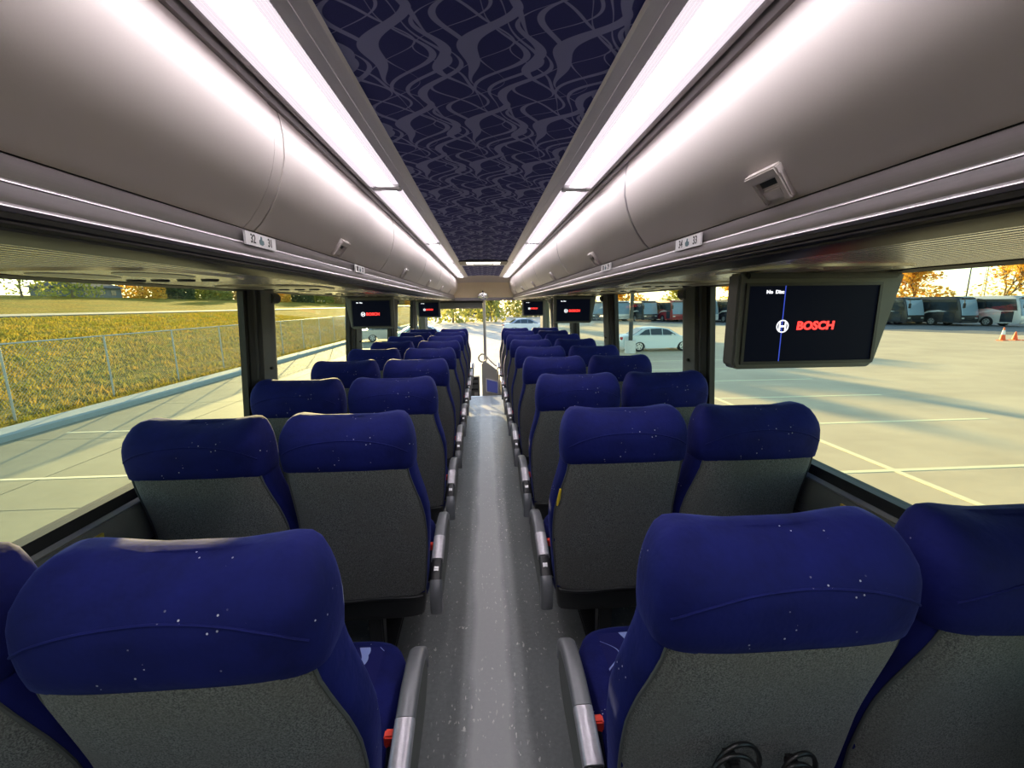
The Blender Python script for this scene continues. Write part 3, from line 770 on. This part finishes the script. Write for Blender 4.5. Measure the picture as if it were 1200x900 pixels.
# concrete apron slabs beside the bus, set a few millimetres proud with open joints
ap = tag(empty('pavement', (0, 0, GZ)), kind='structure')
sm = None
for i in range(3):
    for j in range(11):
        x0 = -10.93+3.02*i; y0 = -1.0+3.7*j
        if sm is None:
            sm = MB().box(.012, 3.008, .012, 3.688, 0, .006).build('slab', 'slab_concrete', ap); o = sm
        else:
            o = sm.copy(); COL.objects.link(o)
        o.location = (x0, y0, 0)
pm = tag(empty('parking_marking', (0, 0, GZ)), 'faded yellow parking lines painted on the right-hand lot', 'markings')
MB().box(7.12, 7.24, -4, 20, .0, .005).build('line', 'line_paint', pm)
for k in range(9):
    MB().box(6.0+.25*(k == 0), 7.12, -2.1+2.93*k-.05, -2.1+2.93*k+.05, .0, .005).build('line', 'line_paint', pm)
    MB().box(7.24, 12.6, -2.1+2.93*k-.05, -2.1+2.93*k+.05, .0, .005).build('line', 'line_paint', pm)
for k in range(4):
    MB().box(-10.2, -2.5, 1.53+3.0*k+.1, 1.53+3.0*k+.18, .007, .010).build('line', 'line_paint', pm)
struct('road_asphalt', MB().prism([(24, 66), (46, 30), (66, 0), (90, -20), (110, 0), (60, 72), (30, 100)], 'z', GZ, GZ+.012), 'asphalt')
struct('trim_kerb', MB().prism([(-10.95, GZ-.2), (-10.95, GZ+.13), (-11.0, GZ+.17), (-11.55, GZ+.19), (-11.6, GZ-.2)], 'y', -10, 160), 'kerb')
# grass bank
rd = random.Random(5)
def bank(x):
    t = [(-11.5, GZ+.10), (-12.3, GZ+.12), (-16, GZ+.35), (-24, GZ+1.0), (-36, .72), (-38, .95), (-46, 1.0), (-52, 1.3), (-75, 3.2), (-95, 4.4), (-160, 5.5), (-260, 6)]
    for (a, za), (b, zb) in zip(t, t[1:]):
        if b <= x <= a: return za+(zb-za)*(x-a)/(b-a)
    return t[-1][1]
xs = [-11.5, -11.9]+[-12.3-.8*i for i in range(30)]+[-38, -42, -46]+[-50-5*i for i in range(42)]
rows = []
for j in range(130):
    y = -30+2.4*j
    rows.append([(x, y, bank(x)+(rd.uniform(-.06, .06) if not -46 <= x <= -38 and x < -12 else 0)) for x in xs])
struct('grass_bank', MB().quadgrid(rows), 'grass_ground', smooth=True)
struct('road_far', MB().prism([(-37.6, .93), (-46.3, 1.03), (-46.3, 1.10), (-37.6, 1.02)], 'y', -30, 250), 'road_grey')
# grass blades on the near part of the bank
mb = MB(); rd = random.Random(8)
for i in range(26000):
    x = -11.75-abs(rd.gauss(0, 1))*4.2; y = rd.uniform(4, 62)**1.0
    z = bank(x)-.03; hgt = rd.uniform(.06, .20); w = rd.uniform(.012, .03); a = rd.uniform(0, PI); lx, ly = rd.uniform(-.08, .08), rd.uniform(-.08, .08)
    b = len(mb.v); mb.v += [(x-w*math.cos(a), y-w*math.sin(a), z), (x+w*math.cos(a), y+w*math.sin(a), z), (x+lx, y+ly, z+hgt)]; mb.f.append((b, b+1, b+2))
for i in range(70000):
    x = -12.5-24.5*rd.random()**.8; y = rd.uniform(8, 68)
    z = bank(x)-.04; hgt = rd.uniform(.08, .26); w = rd.uniform(.02, .07); a = rd.uniform(0, PI); lx, ly = rd.uniform(-.15, .15), rd.uniform(-.15, .15)
    b = len(mb.v); mb.v += [(x-w*math.cos(a), y-w*math.sin(a), z), (x+w*math.cos(a), y+w*math.sin(a), z), (x+lx, y+ly, z+hgt)]; mb.f.append((b, b+1, b+2))
me = bpy.data.meshes.new('grass'); me.from_pydata(mb.v, [], mb.f)
g = obj('grass', me, 'grass_blade'); tag(g, 'dry yellow-green grass along the chain-link fence', 'grass', kind='stuff')
# chain-link fence
fe = tag(empty('chain_link_fence', (-12.3, 0, GZ+.10)), 'galvanised chain-link fence running along the grass bank', 'fence')
pmh = None
for k in range(20):
    y = 2.47+3.05*k
    if pmh is None:
        pmh = MB().tube([(0, 0, -.1), (0, 0, 2.02)], .028, 8).build('post', 'galvanised', fe, True); pmh.location = (0, y, 0)
    else:
        o = pmh.copy(); COL.objects.link(o); o.location = (0, y, 0)
MB().tube([(0, -3, 2.0), (0, 62, 2.0)], .022, 8).build('top_rail', 'galvanised', fe, True)
mb = MB(); d = .10; H = 1.94; wr = .0034
yy = -3.0-H
while yy < 62:
    for sg in (1, -1):
        a, b = (yy, .03), (yy+H, .03+H)
        z0, z1 = (.03, .03+H) if sg > 0 else (.03+H, .03)
        bs = len(mb.v)
        n = wr
        mb.v += [(-.001*sg, a[0]-n, z0), (-.001*sg+n, a[0]+n, z0), (-.001*sg-n, a[0]+n, z0), (-.001*sg, b[0]-n, z1), (-.001*sg+n, b[0]+n, z1), (-.001*sg-n, b[0]+n, z1)]
        mb.f += [(bs, bs+1, bs+4, bs+3), (bs+1, bs+2, bs+5, bs+4), (bs+2, bs, bs+3, bs+5)]
    yy += d
me = bpy.data.meshes.new('wire_mesh'); me.from_pydata(mb.v, [], mb.f)
o = obj('wire_mesh', me, 'galvanised', fe); o['kind'] = 'stuff'

# ------------------------------------------------------------------ trees
def tree(x, y, z, h, cr, leaf, label, seed, n=1600, ls=.28, bare=.0, grp=None, name='tree', low=0):
    rd = random.Random(seed)
    t = tag(empty(name, (x, y, z)), label, 'tree', grp)
    tb = MB(); tips = []
    def br(p, d, L, r, lev):
        q = p+d*L; mid = p+d*L*.5+Vector((rd.uniform(-1, 1), rd.uniform(-1, 1), 0))*L*.06
        tb.tube([p, mid, q], [r, r*.8, r*.6], 5, False)
        if lev == 0: tips.append(q); return
        for i in range(rd.choice((2, 3, 3)) if lev < 4 else 4):
            nd_ = (d+Vector((rd.uniform(-1, 1), rd.uniform(-1, 1), rd.uniform(-.25, .75)))*.75).normalized()
            br(q, nd_, L*rd.uniform(.6, .85), r*.58, lev-1)
        tips.append(q)
    br(Vector((0, 0, -.2)), Vector((rd.uniform(-.06, .06), rd.uniform(-.06, .06), 1)).normalized(), h*.28, h*.022, 4)
    mx = max(v.z for v in tips); k = h*.96/mx
    kx = cr/max(max(abs(v.x), abs(v.y)) for v in tips)
    tb.v = [(a*kx, b*kx, c*k) for a, b, c in [tuple(v) for v in tb.v]]
    tb.build('trunk', 'bark', t, True)
    me_ = MB()
    for i in range(int(n*(1-bare))):
        p = rd.choice(tips); s_ = ls*rd.uniform(.5, 1.3)
        c = Vector((p.x*kx, p.y*kx, p.z*k))+Vector((rd.gauss(0, 1), rd.gauss(0, 1), rd.gauss(0, .8)))*cr*.11
        u = Vector((rd.gauss(0, 1), rd.gauss(0, 1), rd.gauss(0, 1))).normalized(); v = u.orthogonal().normalized()
        me_.f.append(tuple(range(len(me_.v), len(me_.v)+4))); me_.v += [tuple(c-u*s_), tuple(c-v*s_*.6), tuple(c+u*s_), tuple(c+v*s_*.6)]
    for i in range(low):
        a = rd.uniform(0, 2*PI); q = cr*math.sqrt(rd.random())*1.05; s_ = ls*rd.uniform(.6, 1.4)
        c = Vector((q*math.cos(a), q*math.sin(a), rd.uniform(.1, h*.62)*(1.1-.35*(q/cr)**2)))
        u = Vector((rd.gauss(0, 1), rd.gauss(0, 1), rd.gauss(0, 1))).normalized(); v = u.orthogonal().normalized()
        me_.f.append(tuple(range(len(me_.v), len(me_.v)+4))); me_.v += [tuple(c-u*s_), tuple(c-v*s_*.6), tuple(c+u*s_), tuple(c+v*s_*.6)]
    m2 = bpy.data.meshes.new('foliage'); m2.from_pydata(me_.v, [], me_.f)
    o = obj('foliage', m2, leaf, t); o['kind'] = 'stuff'
    return t
# right: behind the parked buses
def T(*a, **k): return tree(*a, **k)
T(73, 69, GZ, 8.8, 4.6, 'leaf_gold', 'golden autumn tree behind the parked buses beside the large monitor', 1, 2600, .30, low=1500)
T(80, 62, GZ, 9.4, 4.6, 'leaf_gold', 'tall thinning golden tree left of the far lamp pole', 2, 1500, .28, low=500)
T(85, 53, GZ, 8.8, 4.4, 'leaf_tan', 'bare branching tree between the two far poles', 3, 260, .22, low=200)
T(91, 44, GZ, 6.4, 4.4, 'leaf_tan', 'low tan tree above the silver bus', 4, 1500, .32, low=1200)
T(96, 35, GZ, 6.2, 4.4, 'leaf_tan', 'low tan tree at the right edge of the view', 5, 1500, .34, low=1200)
T(64, 78, GZ, 8.0, 4.8, 'leaf_gold', 'yellow tree behind the upper edge of the large monitor', 6, 1900, .32, low=1200)
T(53, 85, GZ, 8.2, 4.8, 'leaf_gold', 'yellow tree seen just left of the large monitor', 16, 1900, .32, low=1200)
T(43, 91, GZ, 8.6, 4.8, 'leaf_green', 'yellow-green tree behind the white car window view', 7, 1900, .34, low=1200)
T(32, 96, GZ, 8.4, 4.8, 'leaf_gold', 'autumn tree above the dark buses in the middle right window', 8, 1900, .34, low=1200)
T(21, 99, GZ, 8.0, 4.8, 'leaf_green', 'leafy tree beyond the lot, right of the windshield', 9, 1900, .36, low=1200)
# ahead
T(10, 104, GZ, 9.0, 4.8, 'leaf_green', 'grey-green tree ahead, seen through the right windshield pane', 10, 1900, .36, low=1500)
T(-1, 108, GZ, 9.0, 4.8, 'leaf_dark', 'darker tree ahead near the windshield post', 11, 1900, .36, low=1500)
T(-5.3, 74, GZ, 10.8, 3.6, 'leaf_green', 'tall tree ahead behind the parked cars, left windshield pane', 12, 7000, .40, low=500)
T(1.2, 76, GZ, 10.0, 2.6, 'leaf_green', 'tall tree ahead just left of the windshield post', 17, 5000, .40, low=500)
T(-11.2, 80, GZ, 12.6, 1.5, 'leaf_green', 'narrow tall tree ahead at the left of the windshield', 18, 2400, .32, low=300)
# left
T(-86, 97, 4.0, 8.0, 5.0, 'leaf_green', 'yellow-green tree at the top of the grass bank, nearest window', 13, 1300, .30, low=500)
T(-92, 124, 4.0, 8.0, 5.0, 'leaf_gold', 'golden tree right of the dark roofed house on the bank', 14, 1900, .32, low=1500)
T(-84, 85, 4.0, 8.0, 4.4, 'leaf_green', 'thin bright tree at the left edge of the bank', 15, 420, .28, low=200)
for k in range(12):
    y = 136+12.5*k
    T(-92+4*k, y, 3.9-.2*k, 8.0+(k*37 % 5)*.5, 4.9, ('leaf_dark', 'leaf_green', 'leaf_tan', 'leaf_gold')[k % 4], 'distant bank tree, number %s from the house in the far tree line' % ('one', 'two', 'three', 'four', 'five', 'six', 'seven', 'eight', 'nine', 'ten', 'eleven', 'twelve')[k], 30+k, 900, .45, grp='tree line on the bank', low=1800)
hs = tag(empty('house', (-96, 110, 3.9)), 'dark low house with a hipped roof among the bank trees', 'house')
MB().box(-5, 5, -6, 6, -.5, 2.6).build('wall', 'house_wall', hs)
MB().quadgrid([[(-6, -7, 2.5), (6, -7, 2.5), (6, 7, 2.5), (-6, 7, 2.5)], [(-.6, -3.5, 4.6), (.6, -3.5, 4.6), (.6, 3.5, 4.6), (-.6, 3.5, 4.6)]], True, True, True).build('roof', 'roof_dark', hs)
for yy in (-3.6, 0, 3.6): MB().box(4.98, 5.06, yy-.7, yy+.7, .8, 2.0).build('window', 'car_glass', hs)
MB().box(-3, -2.2, 1, 1.8, 3.4, 5.4).build('chimney', 'house_wall', hs)

# ------------------------------------------------------------------ cars
def wheel(par, x, y, z, r, w, name='wheel'):
    o = MB().disc((x, y, z), r, (0, 1, 0), w, 24).build(name, 'tyre', par, True)
    for sg in (-1, 1):
        MB().disc((x, y+sg*w*.46, z), r*.66, (0, 1, 0), .03, 20).build('hubcap', 'hub', o, True)
        mb = MB()
        for k in range(5):
            a = 2*PI*k/5+.3; mb.disc((x+r*.42*math.cos(a), y+sg*(w*.46+.014), z+r*.42*math.sin(a)), r*.13, (0, 1, 0), .01, 8)
        mb.build('wheel_holes', 'tyre', o)
def car(x, y, rz, paint, label, L=4.9, grp='parked cars'):
    c = tag(empty('car', (x, y, GZ), rz), label, 'car', grp)
    body = [(-2.42, .30, .70), (-2.45, .55, .78), (-2.40, .86, .80), (-2.30, .93, .80), (-1.75, .99, .82), (-1.2, 1.0, .84), (0, .97, .86), (.95, .96, .85), (1.6, .90, .83), (2.15, .80, .78), (2.38, .66, .72), (2.42, .42, .68), (2.36, .26, .66)]
    up_ = [(-2.42, .42), (-2.44, .62), (-2.38, .90), (-2.20, .97), (-1.70, 1.01), (-1.0, 1.0), (0, .97), (.85, .97), (1.5, .92), (2.1, .82), (2.35, .68), (2.42, .50), (2.38, .34)]
    lo = [(2.30, .22)]
    def arch(cx, r=.37): return [(cx+r*math.cos(a), .22+r*1.05*math.sin(a)) for a in [PI*i/10 for i in range(11)]]
    poly = up_+lo+arch(1.42)+[(.9, .20), (-.9, .20)]+arch(-1.38)+[(-2.0, .22), (-2.36, .28)]
    n = len(poly); rows = []
    for yy, k in ((-.90, .0), (-.84, 1.0), (.84, 1.0), (.90, .0)):
        rows.append([(p[0]*(1 if k else .985), yy*(1-.06*max(0, (p[1]-.75))), p[1]*(1 if k else .97)+(0 if k else .012)) for p in poly])
    MB().quadgrid(rows, True, True, True).build('body', paint, c, True)
    cab = [(-1.75, .98), (-1.05, 1.40), (-.55, 1.465), (.1, 1.455), (.50, 1.38), (1.25, .96)]
    rows = []
    for yy, k in ((-.84, 0), (-.80, 0), (.80, 0), (.84, 0)):
        rows.append([(p[0]*(.96 if abs(yy) > .82 else 1), yy*(1-.30*(p[1]-.96)), p[1]-(.02 if abs(yy) > .82 else 0)) for p in cab])
    MB().quadgrid(rows, True, True, True).build('cabin', paint, c, True)
    for sg in (-1, 1):
        for wp in ([(-1.42, 1.03), (-.98, 1.32), (-.72, 1.375), (-.70, 1.02)], [(-.64, 1.02), (-.66, 1.385), (-.2, 1.40), (.05, 1.395), (.06, 1.01)], [(.12, 1.01), (.11, 1.39), (.42, 1.33), (.95, 1.01)]):
            rr = [[(p[0], sg*((.858-.26*(p[1]-.96))+o_), p[1]) for p in wp] for o_ in (-.02, .004)]
            MB().quadgrid(rr, True, True, True).build('side_window', 'car_glass', c)
        MB().box(2.05, 2.36, sg*.55-.14, sg*.55+.14, .60, .72).build('headlight', 'hub', c, bevel=.02)
        MB().box(-2.46, -2.24, sg*.62-.14, sg*.62+.22, .72, .90).build('taillight', 'tail_red', c, bevel=.02)
        MB().box(.62, .78, sg*.90-.06, sg*.90+.06, .96, 1.07).build('mirror', paint, c, bevel=.03)
    for p0, p1, nm_ in (((-1.72, 1.0), (-1.08, 1.39), 'rear_window'), ((1.22, .985), (.55, 1.375), 'windscreen')):
        sgx = -1 if p0[0] < 0 else 1
        rr = [[(p[0]+sgx*o_, w_, p[1]+o_) for p, w_ in ((p0, -.66), (p0, .66), (p1, .56), (p1, -.56))] for o_ in (-.02, .012)]
        MB().quadgrid(rr, True, True, True).build(nm_, 'car_glass', c)
    for xx in (-1.38, 1.42):
        for sg in (-1, 1): wheel(c, xx, sg*.78, .33, .33, .20)
    return c
car(10.85, 26.6, .02, 'car_white', 'pale blue-white sedan parked across the lot in the right window')
car(-4.6, 33.0, .25, 'car_white', 'white car parked ahead behind the left windshield pane')
car(-8.2, 37.5, .25, 'car_silver', 'silver car parked behind the white car ahead')
car(4.4, 46.0, .1, 'car_silver', 'silver car ahead in the right windshield pane')
car(-66, 150, 1.2, 'car_dark', 'dark car on the far road by the bank', grp='parked cars')

# ------------------------------------------------------------------ parked buses
def bus(x, y, rz, paint, label):
    """coach 13.5 m long, front towards +X, near side at -Y and +Y alike"""
    b = tag(empty('parked_bus', (x, y, GZ), rz), label, 'bus', 'row of parked buses')
    H = 3.30; L = 12.6
    side_ = [(0, .35), (.10, .62), (.06, 1.1), (-.05, 1.7), (-.28, 2.6), (-.48, H-.22), (-.8, H-.05), (-1.2, H), (-L, H), (-L-.1, H-.2), (-L-.1, .45), (-L, .35)]
    rows = []
    for yy, k in ((-1.28, .0), (-1.22, 1), (1.22, 1), (1.28, .0)):
        rows.append([(p[0]-(.16 if not k and p[0] > -1 else 0), yy*(1 if p[1] < 2.6 else .96), p[1] if k else min(p[1], H-.07)) for p in side_])
    MB().quadgrid(rows, True, True, True).build('body', paint, b, True)
    for sg in (-1, 1):
        # dark window band with swept front edge
        poly = [(-.62, 2.95), (-.40, 2.2), (-.30, 1.75), (-1.5, 1.70), (-2.6, 1.95), (-3.6, 1.9), (-4.6, 1.55), (-L+.4, 1.55), (-L+.4, 2.95)]
        MB().quadgrid([[(p[0], sg*(1.27-.045*(p[1] > 2.5)), p[1]) for p in poly], [(p[0], sg*(1.295-.045*(p[1] > 2.5)), p[1]) for p in poly]], True, True, True).build('window_band', 'bus_glass', b)
        # bright swoosh over the front wheel
        sw_ = [(-1.3, 1.62), (-2.2, 1.78), (-3.2, 1.70), (-4.3, 1.15), (-4.6, .8), (-4.1, 1.12), (-3.2, 1.50), (-2.2, 1.60)]
        MB().quadgrid([[(p[0], sg*1.275, p[1]) for p in sw_], [(p[0], sg*1.31, p[1]) for p in sw_]], True, True, True).build('swoosh', 'bus_white', b)
        MB().box(-1.6, -.55, sg*1.27-.03, sg*1.27+.03, .5, 1.65).build('entry_door', 'bus_glass', b)
        arch = [(-2.75+.62*math.cos(a), .35+.72*math.sin(a)) for a in [PI*i/12 for i in range(13)]]
        for cx in (0, -6.9):
            MB().quadgrid([[(p[0]+cx, sg*1.26, p[1]) for p in arch], [(p[0]+cx, sg*1.315, p[1]) for p in arch]], True, True, True).build('wheel_arch', 'bus_black', b)
            wheel(b, -2.75+cx, sg*1.17, .5, .5, .34)
        MB().box(-.12, .085, sg*.92-.22, sg*.92+.22, .72, .98).build('headlight', 'hub', b, bevel=.03)
        mir_ = MB().tube([(-.35, sg*1.2, 3.0), (.25, sg*1.35, 2.9), (.30, sg*1.38, 2.5)], .04, 6).build('mirror_arm', 'bus_black', b, True)
        MB().box(.22, .38, sg*1.38-.12, sg*1.38+.12, 2.0, 2.55).build('mirror', 'bus_black', mir_, bevel=.03)
    ws = [(.085, 1.20), (-.03, 1.72), (-.27, 2.62), (-.42, 2.98)]
    MB().quadgrid([[(px+o_, w_, pz) for px, pz in ws for o_ in (0,)] for w_, o_ in ((-1.16, .01),)] + [[(px+.035, w_, pz) for px, pz in ws] for w_ in (-.9, -.4, 0, .4, .9)] + [[(px, 1.16, pz) for px, pz in ws]]).build('windshield', 'sky_reflection_glass', b, True)
    MB().box(-.02, .14, -1.15, 1.15, .38, .60).build('bumper', paint, b, bevel=.05)
    MB().box(-.44, -.30, -.8, .8, 2.98, 3.14).build('destination_sign', 'bus_black', b)
    return b
rvec = Vector((.72, -.69)); 
kinds = ['bus_silver', 'bus_black', 'bus_black', 'bus_white', 'bus_black', 'bus_silver', 'bus_black', 'bus_white', 'bus_red', 'bus_black', 'bus_silver', 'bus_black']
blab = ['silver parked bus at the right end of the row', 'second parked bus from the right, black', 'third parked bus from the right, black with white swoosh', 'white parked bus just right of the large monitor',
        'black parked bus hidden partly by the large monitor', 'silver parked bus behind the large monitor', 'black parked bus just left of the large monitor', 'white parked bus behind the window pillar',
        'red parked bus above the white sedan', 'black parked bus above the white sedan roof', 'silver parked bus left of the red bus', 'black parked bus at the left end of the row']
hx = rvec*math.cos(math.radians(40))-Vector((.69, .72))*math.sin(math.radians(40))
hrz = math.atan2(hx.y, hx.x)
for k in range(12):
    p = Vector((57.5, 42.0))-rvec*4.45*k+Vector((.69, .72))*(-.35*k)
    bus(p.x, p.y, hrz, kinds[k], blab[k])
# cones
for k, (x, y, h) in enumerate(((37.4, 28.6, .95), (38.5, 28.7, .62), (38.9, 28.2, .95), (40.2, 28.6, .95))):
    c = tag(empty('traffic_cone', (x, y, GZ)), ('orange and white cone at the left of the cone group', 'short orange cone, second in the cone group', 'orange and white cone, third in the cone group', 'orange and white cone at the right picture edge')[k], 'traffic cone', 'cones on the lot')
    MB().box(-.22, .22, -.22, .22, 0, .05).build('base', 'cone_orange', c, bevel=.01)
    MB().tube([(0, 0, .04), (0, 0, h*.45)], [.17, .11], 16).build('lower_cone', 'cone_orange', c, True)
    MB().tube([(0, 0, h*.45), (0, 0, h*.80)], [.112, .065], 16).build('white_sleeve', 'cone_white' if h > .7 else 'cone_orange', c, True)
    MB().tube([(0, 0, h*.80), (0, 0, h)], [.064, .03], 16).build('tip', 'cone_orange', c, True)
# light poles
def lamp_pole(x, y, h, r, label, base=True):
    p = tag(empty('light_pole', (x, y, GZ)), label, 'light pole')
    if base: MB().tube([(0, 0, 0), (0, 0, .75)], .33, 20).build('base', 'concrete_base', p, True)
    MB().tube([(0, 0, 0), (0, 0, h)], [r, r*.7], 10).build('pole', 'pole_dark', p, True)
    MB().tube([(0, 0, h-.1), (.9, 0, h+.05)], .05, 8).build('arm', 'pole_dark', p, True); MB().box(.7, 1.35, -.18, .18, h, h+.14).build('lamp_head', 'pole_dark', p, bevel=.03)
lamp_pole(8.75, 25.2, 8.0, .13, 'dark light pole on a round concrete base in front of the sedan')
lamp_pole(72.5, 61, 7.9, .10, 'tall thin lamp pole behind the parked buses', False)
tw = tag(empty('radio_mast', (86.3, 70, GZ)), 'thin lattice mast right of the far lamp pole', 'mast')
mb = MB()
for k in range(3): a = 2*PI*k/3; mb.tube([(.35*math.cos(a), .35*math.sin(a), 0), (.12*math.cos(a), .12*math.sin(a), 8.4)], .035, 5)
mb.build('leg', 'pole_dark', tw); mb = MB()
for j in range(16):
    z = j*.5; r0 = .35-.23*z/8.4; r1 = .35-.23*(z+.5)/8.4
    for k in range(3):
        a, b_ = 2*PI*k/3, 2*PI*(k+1)/3; mb.tube([(r0*math.cos(a), r0*math.sin(a), z), (r1*math.cos(b_), r1*math.sin(b_), z+.5)], .015, 4)
mb.build('bracing', 'pole_dark', tw)
